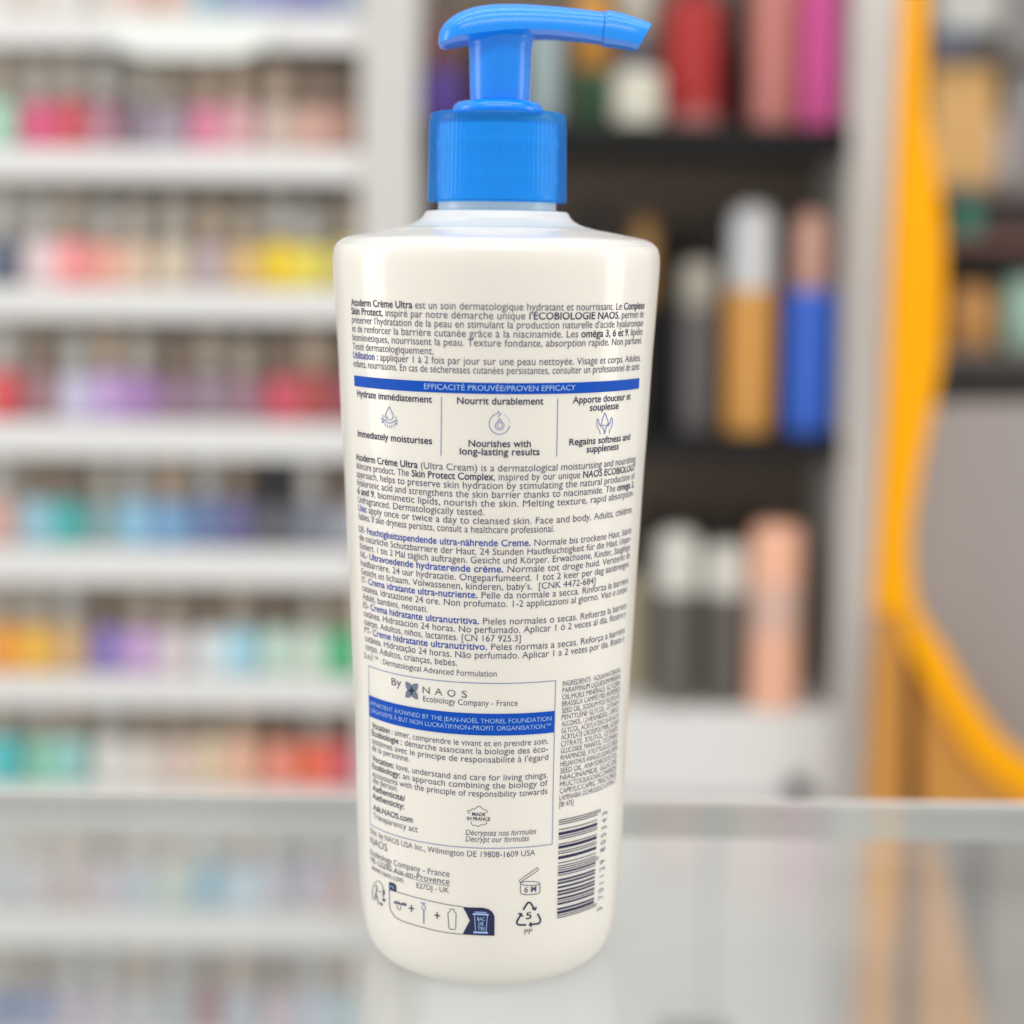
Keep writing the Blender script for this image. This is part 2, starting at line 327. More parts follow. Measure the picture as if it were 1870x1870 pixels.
# bottom compartment
cyl_bottle('lotion_tube', 1120, 1196, 1045, 1296, YF+.08, (175, 165, 140), label='beige tube half hidden by the lotion bottle', cat='tube', shelf=s2)
cyl_bottle('conditioner_bottle', 1198, 1278, 966, 1296, YF+.03, (98, 95, 88), (208, 207, 200), 1078, 1.05, label='grey bottle with the larger white cap on the bottom white shelf', shelf=s2, rough=.4)
cyl_bottle('conditioner_bottle', 1286, 1366, 990, 1296, YF+.03, (92, 89, 84), (205, 205, 198), 1082, 1.02, label='shorter grey bottle between the white capped and the peach bottles', shelf=s2, rough=.4)
cyl_bottle('shampoo_bottle', 1372, 1468, 955, 1296, YF+.02, (240, 184, 155), None, label='peach bottle with a pale label on the bottom white shelf', shelf=s2, band=(.42, .68, (215, 180, 165)), rnd=.5)
b = MB(); x0, z0_ = at(1196, 1862, 1.09); x1 = at(1332, 1862, 1.09)[0]
b.box(x0, x1, 1.0, 1.09, z0_-.12, z0_); o = b.build('storage_box', mat('box_black', (.03, .03, .032), .5), None, bevel=.006)
tag(o, 'black box in front of the white drawers, seen through the glass', 'box')

# ------------------------------------------------------------------ yellow stand on the right
YS = 1.08
def P(l, Y=YS): return [at(x, y, Y) for x, y in l]
ys = thing('display_stand', 'yellow display stand with a wavy cut-out edge', 'stand', (at(1640, 1900, YS)[0], YS, at(1640, 2050, YS)[1])); yo = Vector(ys.location)
EDGE = [(1698,-80),(1695,0),(1692,90),(1687,190),(1697,244),(1710,305),(1719,358),(1725,447),(1726,530),(1721,650),(1703,751),(1682,850),(1666,950),(1664,1015),(1672,1097),(1692,1138),(1724,1181),(1768,1262),(1826,1344),(1880,1390),(1960,1420)]
LOW = [(1960,1490),(1890,1472),(1828,1434),(1776,1384),(1726,1304),(1688,1240),(1660,1182),(1650,1120)]
b = MB(); b.prism(P([(1622,1100),(1636,751),(1650,380),(1657,100),(1660,-80)][::-1]+EDGE[1:]+LOW if False else [(1656,-80)]+EDGE+LOW+[(1600,1120),(1612,900),(1622,751),(1637,380),(1649,100)]), YS, YS+.022)
rel(b, yo).build('curved_frame', M_YEL, ys, bevel=.001)
b = MB(); b.prism(P([(1600,1120),(1652,1120),(1652,1300),(1648,1500),(1640,1700),(1632,2050),(1558,2050),(1572,1700),(1586,1440)], YS+.004), YS+.004, YS+.024)
rel(b, yo).build('post', M_YEL_SHADE, ys, bevel=.001)
b = MB(); b.prism(P([(1652,1122),(1682,1180),(1684,1500),(1672,2050),(1634,2050),(1650,1500)], YS+.03), YS+.03, YS+.034)
rel(b, yo).build('slot', M_BRN, ys)
b = MB(); b.prism(P([(1684,1200),(1740,1292),(1790,1372),(1780,1470),(1672,1470),(1690,1540),(1750,1690),(1800,1900),(1810,2050),(1674,2050),(1676,1500)] if False else [(1680,1180),(1740,1288),(1792,1374),(1850,1440),(1900,1480),(1700,1500),(1726,1600),(1766,1740),(1800,1900),(1812,2050),(1674,2050),(1684,1500)], YS+.01), YS+.01, YS+.028)
rel(b, yo).build('web_board', M_YEL_SHADE, ys, bevel=.001)
# rounded taupe board behind the cut-out
tp = [(1640,760),(1690,744),(1760,738),(1960,738),(2000,760),(2000,1460),(1960,1480),(1660,1480),(1640,1400)]
b = MB(); b.prism(P(tp, 1.16), 1.16+.001, 1.16+.02); o = b.build('backing_board', M_TAUPE, None, bevel=.001)
tag(o, 'plain taupe board behind the yellow cut-out', 'board')

# far shelves behind the stand
YR = 1.75
fs = thing('far_shelving', 'dim shelving far behind the yellow stand', 'shelving', (at(1780, 1480, YR)[0], YR, at(1780, 1480, YR)[1])); fo = Vector(fs.location)
M_FARB = mat('far_back', (.075, .066, .060), .6, .1, 6); M_FARS = mat('far_shelf', (.20, .17, .155), .5)
xa, xb = at(1600, 500, YR)[0], at(2050, 500, YR)[0]
b = MB(); b.box(xa, xb, YR+.16, YR+.18, at(1700, 1500, YR)[1], at(1700, -200, YR)[1]); rel(b, fo).build('back_panel', M_FARB, fs)
FZ = []
for ya in (94, 338, 432, 640):
    z = at(1780, ya, YR)[1]; FZ.append(z)
    b = MB(); b.box(xa, xb, YR, YR+.159, z-.012, z); rel(b, fo).build('shelf', mat('red_shelf', (.22, .09, .075), .5) if ya == 432 else M_FARS, fs)
def far_box(px0, px1, py0, shelf, col, label, name='carton', cat='box', d=.06, base=None):
    x0, z1 = at(px0, py0, YR+.02); x1 = at(px1, py0, YR+.02)[0]
    t = thing(name, label, cat, ((x0+x1)/2, YR+.02, shelf), 'goods on the far shelves'); w = (x1-x0)/2; h = z1-shelf
    b = MB(); b.box(-w, w, 0, d, (h*.3 if base else 0), h); b.build('carton_body' if base else 'body', mat('far_%d_%d_%d' % col, lin(col), .5), t, bevel=.003)
    if base:
        b = MB(); b.box(-w, w*.1, .001, d, 0, h*.3-.0005); b.build('printed_base', mat('far_%d_%d_%d' % base, lin(base), .5), t, bevel=.002)
def far_jar(px0, px1, py0, shelf, col, label, lid=None):
    x0, z1 = at(px0, py0, YR+.05); x1 = at(px1, py0, YR+.05)[0]; r = (x1-x0)/2; h = z1-shelf
    t = thing('jar', label, 'jar', ((x0+x1)/2, YR+.05, shelf), 'goods on the far shelves')
    b = MB(); b.lathe([(r*.8, 0), (r*.97, h*.12), (r, h*.4), (r*.95, h*.7), (r*.8, h*.84 if lid else h*.93), (r*.5, h*.86 if lid else h)], 32); b.build('body', mat('far_%d_%d_%d' % col, lin(col), .35), t, smooth=50)
    if lid:
        b = MB(); b.lathe([(r*.72, h*.865), (r*.72, h)], 32); b.build('lid', mat('far_%d_%d_%d' % lid, lin(lid), .35), t, smooth=40)
far_box(1722, 1832, -40, FZ[0], (205, 205, 200), 'white carton with a navy patch at the top right', base=(70, 88, 125))
far_box(1842, 1900, -60, FZ[0], (150, 148, 145), 'grey carton at the upper right corner')
far_box(1704, 1822, 112, FZ[1], (225, 178, 112), 'amber carton beside the yellow stand')
far_jar(1752, 1840, 205, FZ[1], (212, 198, 190), 'pale pink jar in front of the amber carton')
far_box(1846, 1900, 130, FZ[1], (165, 158, 158), 'grey lilac carton below the upper right corner')
far_box(1750, 1792, 355, FZ[2], (80, 150, 130), 'low teal carton right of the yellow stand')
far_box(1795, 1900, 348, FZ[2], (62, 48, 42), 'low dark brown carton beside the teal one')
far_jar(1735, 1818, 520, FZ[3], (215, 155, 92), 'round tan jar right of the yellow stand')
far_jar(1828, 1910, 505, FZ[3], (175, 212, 195), 'round mint jar at the right picture edge')

# low counter seen through the glass at the lower right
YB = 1.25
lc = thing('low_cabinet', 'low grey beige cabinet behind the foot of the yellow stand', 'cabinet', (at(1780, 2080, YB)[0], YB, at(1780, 2080, YB)[1])); lo = Vector(lc.location)
M_LOW = mat('low_cabinet_paint', (.34, .295, .255), .5, .06, 6)
x0, x1 = at(1560, 1600, YB)[0], at(2000, 1600, YB)[0]; xa_, xb_ = at(1762, 1600, YB)[0], at(1802, 1600, YB)[0]
zA, zB = at(1780, 1500, YB)[1], at(1780, 2080, YB)[1]
b = MB(); b.box(x0, xa_, YB, YB+.1, zB, zA); b.box(xb_, x1, YB, YB+.1, zB, zA); rel(b, lo).build('door_panel', M_LOW, lc, bevel=.002)
b = MB(); b.box(xa_+.0005, xb_-.0005, YB+.03, YB+.1, zB, zA-.02); rel(b, lo).build('recess', mat('recess_grey', (.16, .145, .135), .6), lc)
wl = MB(); wl.box(-2.2, 2.2, 2.3, 2.34, -1.2, 1.5); o = wl.build('back_wall', mat('back_wall_paint', (.36, .35, .34), .7, .05, 2), None)
tag(o, 'plain grey back wall of the shop behind the shelving', 'wall')

# ================================================================== THE BOTTLE
bot = thing('lotion_bottle', 'cream pump bottle with blue pump and dense printed text on the glass counter', 'bottle', (0, 0, 0))
PROF = [(0,-.0036),(.0232,-.0036),(.0258,-.0032),(.0280,-.0020),(.0298,.0000),(.0310,.0027),(.0318,.0060),(.0323,.0098),(.0327,.015),(.0330,.0202),(.0335,.0353),(.0339,.050),(.03425,.060),(.0346,.0683),(.0351,.0788),(.0357,.0929),(.0364,.1068),(.0370,.119),(.03745,.1258),(.0380,.1361),(.03845,.1451),(.0389,.1522),(.0393,.158),(.0396,.1625),(.03985,.1665),(.0399,.1695),(.03968,.1715),(.0391,.1729),(.0381,.1738),(.0367,.17455),(.0345,.1751),(.0322,.1755),(.0295,.1760),(.0271,.17645),(.0250,.1768),(.0232,.1772)]
NECK = [(.0232,.17722),(.0215,.1776),(.0200,.1782),(.0188,.1789),(.0180,.1797),(.0175,.1806),(.0170,.1811),(.0150,.18125),(.01440,.1815),(.01435,.1836)]
def interp(prof, n=6):            # smooth the profile with a Catmull-Rom pass
    out = []
    for i in range(len(prof)-1):
        p0 = prof[max(i-1, 0)]; p1 = prof[i]; p2 = prof[i+1]; p3 = prof[min(i+2, len(prof)-1)]
        for k in range(n):
            t = k/n
            out.append(tuple(.5*(2*p1[j]+(p2[j]-p0[j])*t+(2*p0[j]-5*p1[j]+4*p2[j]-p3[j])*t*t+(3*p1[j]-p0[j]-3*p2[j]+p3[j])*t**3) for j in (0, 1)))
    out.append(prof[-1]); return out
PS = [(.0003, GZ)]+[(max(r, .0005), max(z, GZ)) for r, z in PROF[1:2]+interp(PROF[1:], 5)[1:]]
ZC = .1733
PSH = [q for q in PS if q[1] >= ZC]; PS = [q for q in PS if q[1] < ZC]; PSH = [PS[-1]]+PSH
b = MB(); b.lathe(PS, 288); body = b.build('body', M_CREAM, bot, smooth=60)
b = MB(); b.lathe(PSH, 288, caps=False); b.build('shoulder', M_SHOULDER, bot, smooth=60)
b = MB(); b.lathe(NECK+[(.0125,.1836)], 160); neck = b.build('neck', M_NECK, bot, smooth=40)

# pump: z from picture row, x from picture column (7.52 px per mm on the axis plane)
def zp(y, x=911): return .23125-(y-(x-911)*.0122-6)*.00013106
def xp(x): return (x-911)/7535.
b = MB()
cap = [(125, 208.5), (125.6, 212), (125.8, 222)]
prof = [(72/7535, zp(207.2)), (116/7510, zp(207)), (122/7510, zp(209)), (124.3/7510, zp(213)), (124.8/7510, zp(221))]
prof += [(124.9/7510, zp(224), .0001), (125.6/7510, zp(300), .0001), (126.4/7510, zp(356), .0001)]
prof += [(127.6/7510, zp(359)), (127.8/7510, zp(368)), (126.5/7510, zp(371.5)), (122/7510, zp(372.5)), (112/7510, zp(372.5)), (112/7510, zp(226)), (70/7510, zp(222))]
b.lathe(prof, 504, ribs=84, caps=False); pcap = b.build('screw_cap', M_BLUE2, bot, smooth=50)
b = MB(); th = []
b.lathe([(.0095, .1838), (.0143, .1838)]+[(.0143+.0005*max(0, math.sin((z-.187)*2*PI/.0082))**2, z) for z in [.186+i*.0003 for i in range(52)]]+[(.0143, .2019), (.0095, .2021)], 96)
b.build('threaded_neck', mat('thread_white', (.86, .87, .88), .4), bot, smooth=60)
b = MB(); b.lathe([(60/7510, zp(207)), (82/7510, zp(207)), (83/7510, zp(205)), (82.5/7510, zp(199)), (79/7510, zp(192)), (73/7510, zp(187.5)), (66/7510, zp(186.2)), (55/7510, zp(186))], 96)
b.build('collar', M_BLUE, bot, smooth=45)
b = MB(); b.lathe([(48/7510, zp(186.5)), (53.5/7510, zp(186.3)), (54.5/7510, zp(180)), (55.5/7510, zp(150)), (56.5/7510, zp(110)), (57.5/7510, zp(86)), (59.5/7510, zp(74)), (63/7510, zp(69)), (60/7510, zp(60))], 72)
stem = b.build('stem', M_BLUE, bot, smooth=60)
stem.location.x = .0004
def hsec(xt, yt, xb, yb, w, n=20, e=2.4):
    out = []; w /= 1000.
    xt0, xb0 = xp(xt), xp(xb); z1, z0 = zp(yt, xt), zp(yb, xb)
    for j in range(n+1):
        a = PI*j/n; c, s = math.cos(a), math.sin(a)
        y = w*math.copysign(abs(c)**(2/e), c); t = abs(s)**(2/e)
        t = .12+.88*t
        out.append((xb0+(xt0-xb0)*t, y, z0+(z1-z0)*t))
    for j in range(1, 8):             # flat underside with a soft edge
        q = -1+2*j/8
        out.append((xb0, w*.86*q, z0-(z1-z0)*.0))
    return out
HEAD = [(801.5,70,801.5,83,2.5),(803,60,803,85,5),(807,51,807,86,7),(814,42,814,86,8.6),(825,33,825,83.5,9.8),(840,24,840,80.5,10.6),(858,17,858,78.5,11),(880,12,880,76,11.2),(910,9.2,910,72.5,11),(950,9.2,950,69,10.5),(1000,12,1000,68,9.2),(1050,16.5,1050,72,7.8),(1085,20.5,1083,76,7.0),(1102,22.8,1098,79,6.7)]
def smooth_rows(rows, n):
    out = []
    for i in range(len(rows)-1):
        p0, p1, p2, p3 = rows[max(i-1, 0)], rows[i], rows[i+1], rows[min(i+2, len(rows)-1)]
        for k in range(n):
            t = k/n
            out.append(tuple(.5*(2*b_+(c_-a_)*t+(2*a_-5*b_+4*c_-d_)*t*t+(3*b_-a_-3*c_+d_)*t**3) for a_, b_, c_, d_ in zip(p0, p1, p2, p3)))
    out.append(rows[-1]); return out
b = MB(); b.loft([hsec(*h, n=40) for h in smooth_rows(HEAD, 5)]); head = b.build('pump_head', M_BLUE, bot, smooth=50)
NOZ = [(1103,21.6,1099,80,6.9),(1106,20,1102,81.3,7.1),(1114,20,1110,82.5,7.1),(1135,25,1128,84.8,6.9),(1160,32.5,1146,87.6,6.6),(1183,41,1160,90.5,6.2),(1189,45.5,1163,91.5,5.9)]
rings = [hsec(*h) for h in NOZ]
def shrink(r, k, dx):
    c = [sum(p[i] for p in r)/len(r) for i in range(3)]
    return [(c[0]+(p[0]-c[0])*k+dx, c[1]+(p[1]-c[1])*k, c[2]+(p[2]-c[2])*k) for p in r]
rings += [shrink(rings[-1], .80, -.0001), shrink(rings[-1], .74, -.0035)]
b = MB(); b.loft(rings); b.build('nozzle', M_BLUE, head, smooth=40)

# ------------------------------------------------------------------ the print, laid on the curved wall
RT = [(z, r) for r, z in PS if .001 < z < .172]
def Rz(z):
    if z <= RT[0][0]: return RT[0][1]
    for i in range(len(RT)-1):
        if RT[i+1][0] >= z:
            t = (z-RT[i][0])/(RT[i+1][0]-RT[i][0]); return RT[i][1]+(RT[i+1][1]-RT[i][1])*t
    return RT[-1][1]
def surf(px, py):                 # (angle, height) of the wall point that the photograph shows at px, py
    d = ray(px, py); d.normalize(); R = .036
    for k in range(12):
        A = d.x*d.x+d.y*d.y; B = 2*(EYE.x*d.x+EYE.y*d.y); C = EYE.x**2+EYE.y**2-R*R
        disc = B*B-4*A*C
        t = (-B-math.sqrt(disc))/(2*A) if disc > 0 else -B/(2*A)
        p = EYE+d*t; R = Rz(p.z)
    return math.atan2(p.x, -p.y), p.z
def wp(th, z, off=.00008):
    r = Rz(z)+off; return (r*math.sin(th), -r*math.cos(th), z)
def theta_at(px, z):              # angle at height z seen in picture column px
    lo, hi = -1.35, 1.35
    for k in range(40):
        m = (lo+hi)/2; x, y, zz = wp(m, z, 0)
        dy, dz = y+CAM_D, zz-CAM_H; d = dy*cP-dz*sP; u = FPX*(x-CAM_X)/d; v = -FPX*(dy*sP+dz*cP)/d
        if PVX+u*cR-v*sR < px: lo = m
        else: hi = m
    return (lo+hi)/2
INKS = [M_INK, M_NAVY, M_BINK, M_PALE, M_BAND, M_LINE, M_GREY, M_CREAM]
XH, CH, XK = .445, .68, 1.13
def ywarp(y):                     # a taller x-height, as in the label's round sans
    if y <= 0: return y
    if y <= XH: return y*XK
    if y <= CH: return XH*XK+(y-XH)*(CH-XH*XK)/(CH-XH)
    return y
def text_mesh(s, fmt, bold):
    c = bpy.data.curves.new('line', 'FONT'); c.body = s; c.size = 1; c.resolution_u = 3; c.offset = bold
    for m in INKS[:4]: c.materials.append(m)
    for i, k in enumerate(fmt): c.body_format[i].material_index = k
    o = bpy.data.objects.new('line', c); COL.objects.link(o)
    dg = bpy.context.evaluated_depsgraph_get(); me = o.evaluated_get(dg).to_mesh()
    vs = [(v.co.x, ywarp(v.co.y), 0) for v in me.vertices]; fs = [(tuple(p.vertices), p.material_index) for p in me.polygons]
    o.evaluated_get(dg).to_mesh_clear(); bpy.data.objects.remove(o); bpy.data.curves.remove(c)
    return vs, fs
def line(mb, s, size, anchor, xl=None, xr=None, ink=0, boldall=False, off=.00008, slant=0, wt=-.0015, bw=.0125, cx=None, vert=False):
    fmt = []; txt = ''; st = ink
    for ch in s:
        if ch == '*': st = 1 if st != 1 else ink
        elif ch == '^': st = 2 if st != 2 else ink
        else: txt += ch; fmt.append(st)
    th0, z0 = surf(*anchor)
    th_l = theta_at(xl, z0) if xl is not None else None; th_r = theta_at(xr, z0) if xr is not None else None
    R = Rz(z0); em = size/1000./7.95
    vr, fr = text_mesh(txt, fmt, wt); vb, fb = (text_mesh(txt, fmt, bw) if (boldall or any(k != ink for k in fmt)) else ([], []))
    allx = [v[0] for v in vr]; x0, x1 = min(allx), max(allx); wnat = (x1-x0)*em
    if th_l is not None and th_r is not None: sx = (th_r-th_l)*R/wnat
    else: sx = 1.
    start = th_l if th_l is not None else th_r-wnat/R
    def put(vs, fs, sel):
        use = [f for f in fs if sel(f[1])]
        idx = {}
        for f, mi in use:
            for i in f: idx.setdefault(i, len(idx))
        pts = [None]*len(idx)
        for i, k in idx.items():
            gx, gy = vs[i][0]-x0, vs[i][1]
            gx += slant*gy
            th = start+gx*em*sx/R; pts[k] = wp(th, z0+gy*em, off)
        o = len(mb.v); mb.v += pts
        for f, mi in use: mb.f.append(tuple(idx[i]+o for i in f)); mb.m.append(mi)
    if boldall: put(vb, fb, lambda m: True)
    else:
        put(vr, fr, lambda m: m == ink)
        if vb: put(vb, fb, lambda m: m != ink)
    return sx
def finish(mb, name):
    if not mb.f: return
    o = mb.build(name, INKS, body, fix=False)
    return o
def strip(mb, pts, w, ink=5, off=.00008, close=False, dens=3.):
    if close: pts = pts+[pts[0]]
    P2 = [pts[0]]
    for a, c in zip(pts, pts[1:]):
        L = math.hypot(c[0]-a[0], c[1]-a[1]); n = max(1, int(L/dens))
        for k in range(1, n+1): P2.append((a[0]+(c[0]-a[0])*k/n, a[1]+(c[1]-a[1])*k/n))
    vs = []; n = len(P2)
    for i, p in enumerate(P2):
        a = P2[max(i-1, 0)]; c = P2[min(i+1, n-1)]
        if close and i in (0, n-1): a, c = P2[-2], P2[1]
        dx, dy = c[0]-a[0], c[1]-a[1]; L = math.hypot(dx, dy) or 1
        nx, ny = -dy/L*w/2, dx/L*w/2
        vs += [wp(*surf(p[0]+nx, p[1]+ny), off), wp(*surf(p[0]-nx, p[1]-ny), off)]
    mb.add(vs, [(2*i, 2*i+1, 2*i+3, 2*i+2) for i in range(n-1)], ink)
def zstrip(mb, z0, z1, ta, tb, ink, off=.00008, n=64):
    vs = []
    for i in range(n+1):
        t = ta+(tb-ta)*i/n; vs += [wp(t, z0, off), wp(t, z1, off)]
    mb.add(vs, [(2*i, 2*i+2, 2*i+3, 2*i+1) for i in range(n)], ink)
def fill(mb, top, bot, ink, off=.00008, n=24):       # between two picture curves given as x->y polylines
    def ev(l, x):
        for a, c in zip(l, l[1:]):
            if x <= c[0]: return a[1]+(c[1]-a[1])*(x-a[0])/((c[0]-a[0]) or 1)
        return l[-1][1]
    xa, xb = top[0][0], top[-1][0]; vs = []
    for i in range(n+1):
        x = xa+(xb-xa)*i/n
        for k in range(5):
            y = ev(top, x)+(ev(bot, x)-ev(top, x))*k/4; vs.append(wp(*surf(x, y), off))
    mb.add(vs, [(5*i+k, 5*i+k+1, 5*i+5+k+1, 5*i+5+k) for i in range(n) for k in range(4)], ink)
def arc(cx, cy, rx, ry, a0, a1, n=20): return [(cx+rx*math.cos(math.radians(a0+(a1-a0)*i/n)), cy+ry*math.sin(math.radians(a0+(a1-a0)*i/n))) for i in range(n+1)]

# --- French paragraph
m = MB(); C = 905
def para(rows, xl, xr, size, mb=None, **kw):
    for (y, s, end) in rows:
        f = (y-rows[0][0])/max(1, rows[-1][0]-rows[0][0])
        L = xl[0]+(xl[1]-xl[0])*f; R_ = xr[0]+(xr[1]-xr[0])*f
        line(mb, s, size, (C, y), L, end if end else R_, **kw)
para([(566.5,"*Atoderm Crème Ultra* est un soin dermatologique hydratant et nourrissant. Le *Complexe*",0),
 (583,"*Skin Protect*, inspiré par notre démarche unique *l'ÉCOBIOLOGIE NAOS*, permet de",0),
 (599.6,"préserver l'hydratation de la peau en stimulant la production naturelle d'acide hyaluronique",0),
 (616.4,"et de renforcer la barrière cutanée grâce à la niacinamide. Les *oméga 3, 6 et 9*, lipides",0),
 (633,"biomimétiques, nourrissent la peau. Texture fondante, absorption rapide. Non parfumé.",0),
 (650,"Testé dermatologiquement.",792),
 (666.6,"^Utilisation :^ appliquer 1 à 2 fois par jour sur une peau nettoyée. Visage et corps. Adultes,",0),
 (683,"enfants, nourrissons. En cas de sécheresses cutanées persistantes, consulter un professionnel de santé.",0)], (642,646), (1176,1168), 18.4, m)
finish(m, 'printed_paragraph')
# --- blue banner and the three claims
m = MB(); _, za = surf(905, 699.4); _, zb_ = surf(905, 719.6)
zstrip(m, zb_, za, theta_at(647, za), theta_at(1167.5, za), 4); finish(m, 'printed_banner')
m = MB(); line(m, "EFFICACITÉ PROUVÉE/PROVEN EFFICACY", 14.2, (905, 713.8), 775, 1050, ink=3, off=.00016, boldall=True, bw=.006); finish(m, 'banner_lettering')
m = MB()
for s, a, l, r in (("Hydrate immédiatement",(789,735.6),653,789),("Immediately moisturises",(789,811.3),654,789),("Nourrit durablement",(914,738.8),835,992),("Nourishes with",(914,816.5),856,969),("long-lasting results",(914,831.5),840,985),
                   ("Apporte douceur et",(1047,736.6),1046,1151),("souplesse",(1078,750.4),1077,1129),("Regains softness and",(1040,813.3),1039.5,1150),("suppleness",(1072,826.4),1071,1129)):
    line(m, s, 17.4, a, l, r, ink=1, boldall=True, bw=.013)
finish(m, 'printed_claims')
m = MB(); strip(m, [(806.5,725),(805.5,832)], 1.5); strip(m, [(1018.5,728),(1016.5,834)], 1.5); finish(m, 'printed_dividers')
def drop(cx, top, bot, w):
    h = bot-top; cy = bot-w; pts = [(cx, top)]
    pts += [(cx+w*.45, top+h*.30)]+arc(cx, cy, w, w, -25, 205, 22)+[(cx-w*.45, top+h*.30)]
    return pts
m = MB()
strip(m, drop(711, 742, 767, 7.4), 1.3, close=True, dens=1.5); strip(m, arc(710.5, 759, 4.2, 4.2, 95, 175, 8), 1, dens=1.5)
strip(m, [(696,764.2),(701,765.6),(706,770.5),(711,772.6),(716,772),(721,768.5),(727,768.8)], 1.5, dens=1.5)
for x, y in ((703.5,772.5),(707.5,775),(711.5,776.5),(715.5,776),(719.5,774.2)): strip(m, [(x,y),(x,y+5.5)], 1.1)
for x, y in ((699.5,757),(723.5,760.5)):
    strip(m, [(x,y),(x,y+15)], 1, 5); strip(m, [(x-2.6,y+11.5),(x,y+15.5),(x+2.6,y+12)], 1.1, dens=1.5)
finish(m, 'moisturising_icon')
m = MB()
strip(m, arc(912, 774, 18.6, 19, -95, -360+8, 40), 1.4, dens=1.5)
strip(m, [(908,750.5),(914.5,755.5),(910,761)], 1.5, dens=1.5)
for a in (-62, -52, -42, -32, -22, -12): strip(m, arc(912, 774, 18.6, 19, a, a+5, 2), 1.1, dens=1.5)
strip(m, drop(912.5, 763.5, 785, 8), 1.3, close=True, dens=1.5); strip(m, drop(912.5, 768.5, 781.5, 4.8), 1.2, close=True, dens=1.5)
finish(m, 'nourishing_icon')
m = MB()
strip(m, drop(1104.5, 753, 777.5, 6), 1.3, close=True, dens=1.5)
for s in (-1, 1):
    f = lambda l: [(1104+s*x, y+(-.7 if s > 0 else 1)) for x, y in l]
    strip(m, f([(8,792),(9,786),(13.3,779),(14.2,772),(13.6,764.5),(12,763),(11,765),(10.6,771.5),(6,776.5),(2.5,781.5),(1,786),(.9,792)]), 1.2, dens=1.5)
    strip(m, f([(10.6,771.5),(9,774.5),(6.8,779)]), 1.1, dens=1.5)
finish(m, 'softness_icon')
# --- English paragraph
m = MB()
para([(861,"*Atoderm Crème Ultra* (Ultra Cream) is a dermatological moisturising and nourishing",0),
 (877.2,"skincare product. The *Skin Protect Complex*, inspired by our unique *NAOS ECOBIOLOGY*",0),
 (893.3,"approach, helps to preserve skin hydration by stimulating the natural production of",0),
 (909.5,"hyaluronic acid and strengthens the skin barrier thanks to niacinamide. The *omega 3,*",0),
 (925.6,"*6 and 9*, biomimetic lipids, nourish the skin. Melting texture, rapid absorption.",0),
 (941.5,"Unfragranced. Dermatologically tested.",884),
 (957.5,"^Use:^ apply once or twice a day to cleansed skin. Face and body. Adults, children,",0),
 (973.5,"babies. If skin dryness persists, consult a healthcare professional.",1012)], (650.5,656), (1160,1153), 18, m)
finish(m, 'printed_paragraph')
# --- the other languages
m = MB()
para([(997.6,"DE- ^Feuchtigkeitsspendende ultra-nährende Creme.^ Normale bis trockene Haut. Stärkt",0),
 (1013.5,"die natürliche Schutzbarriere der Haut. 24 Stunden Hautfeuchtigkeit für die Haut. Unpar-",0),
 (1029.3,"fümiert. 1 bis 2 Mal täglich auftragen. Gesicht und Körper. Erwachsene, Kinder, Säuglinge.",0),
 (1045.3,"NL- ^Ultravoedende hydraterende crème.^ Normale tot droge huid. Versterkt de",0),
 (1061.3,"huidbarrière. 24 uur hydratatie. Ongeparfumeerd. 1 tot 2 keer per dag aanbrengen.",0),
 (1077.4,"Gezicht en lichaam. Volwassenen, kinderen, baby's.  [CNK 4472-684]",1087),
 (1093,"IT- ^Crema idratante ultra-nutriente.^ Pelle da normale a secca. Rinforza la barriera",0),
 (1108.5,"cutanea. Idratazione 24 ore. Non profumato. 1-2 applicazioni al giorno. Viso e corpo.",0),
 (1124.5,"Adulti, bambini, neonati.",781),
 (1140.4,"ES- ^Crema hidratante ultranutritiva.^ Pieles normales o secas. Refuerza la barrera",0),
 (1156,"cutánea. Hidratación 24 horas. No perfumado. Aplicar 1 ó 2 veces al día. Rostro y",0),
 (1171.7,"cuerpo. Adultos, niños, lactantes. [CN 167 925.3]",951),
 (1187.2,"PT- ^Creme hidratante ultranutritivo.^ Peles normais a secas. Reforça a barreira",0),
 (1202.8,"cutânea. Hidratação 24 horas. Não perfumado. Aplicar 1 a 2 vezes por dia. Rosto e",0),
 (1218.6,"corpo. Adultos, crianças, bebés.",835)], (656,668), (1152.5,1138), 17.5, m)
line(m, "D.A.F.™ : Dermatological Advanced Formulation", 15.6, (905, 1235.7), 666, 907)
finish(m, 'printed_paragraph')
# --- framed company box
m = MB(); _, zt_ = surf(863, 1247); _, zl_ = surf(904, 1549)
tl, tr_, bl, br = theta_at(673, zt_), theta_at(1014.6, zt_), theta_at(676.5, zl_), theta_at(1008.3, zl_)
d = .00009
zstrip(m, zt_-d, zt_+d, tl, tr_, 5); zstrip(m, zl_-d, zl_+d, bl, br, 5)
for ta, tb in ((tl, bl), (tr_, br)):
    vs = []
    for i in range(41):
        f = i/40; z = zt_+(zl_-zt_)*f; t = ta+(tb-ta)*f; e = d/Rz(z); vs += [wp(t-e, z), wp(t+e, z)]
    m.add(vs, [(2*i, 2*i+1, 2*i+3, 2*i+2) for i in range(40)], 5)
finish(m, 'printed_frame')
m = MB(); _, za = surf(890, 1303.3); _, zb_ = surf(890, 1343)
zstrip(m, zb_, za, theta_at(673.6, za), theta_at(1012.6, za), 4); finish(m, 'printed_banner')
m = MB()
line(m, "APPARTIENT À/OWNED BY THE JEAN-NOËL THOREL FOUNDATION", 12.4, (1005.5,1315.6), 677, 1006.5, ink=3, off=.00016)
line(m, "ORGANISME À BUT NON LUCRATIF/NON-PROFIT ORGANISATION™", 12.4, (998,1329.4), 678, 1005, ink=3, off=.00016)
finish(m, 'banner_lettering')
m = MB()
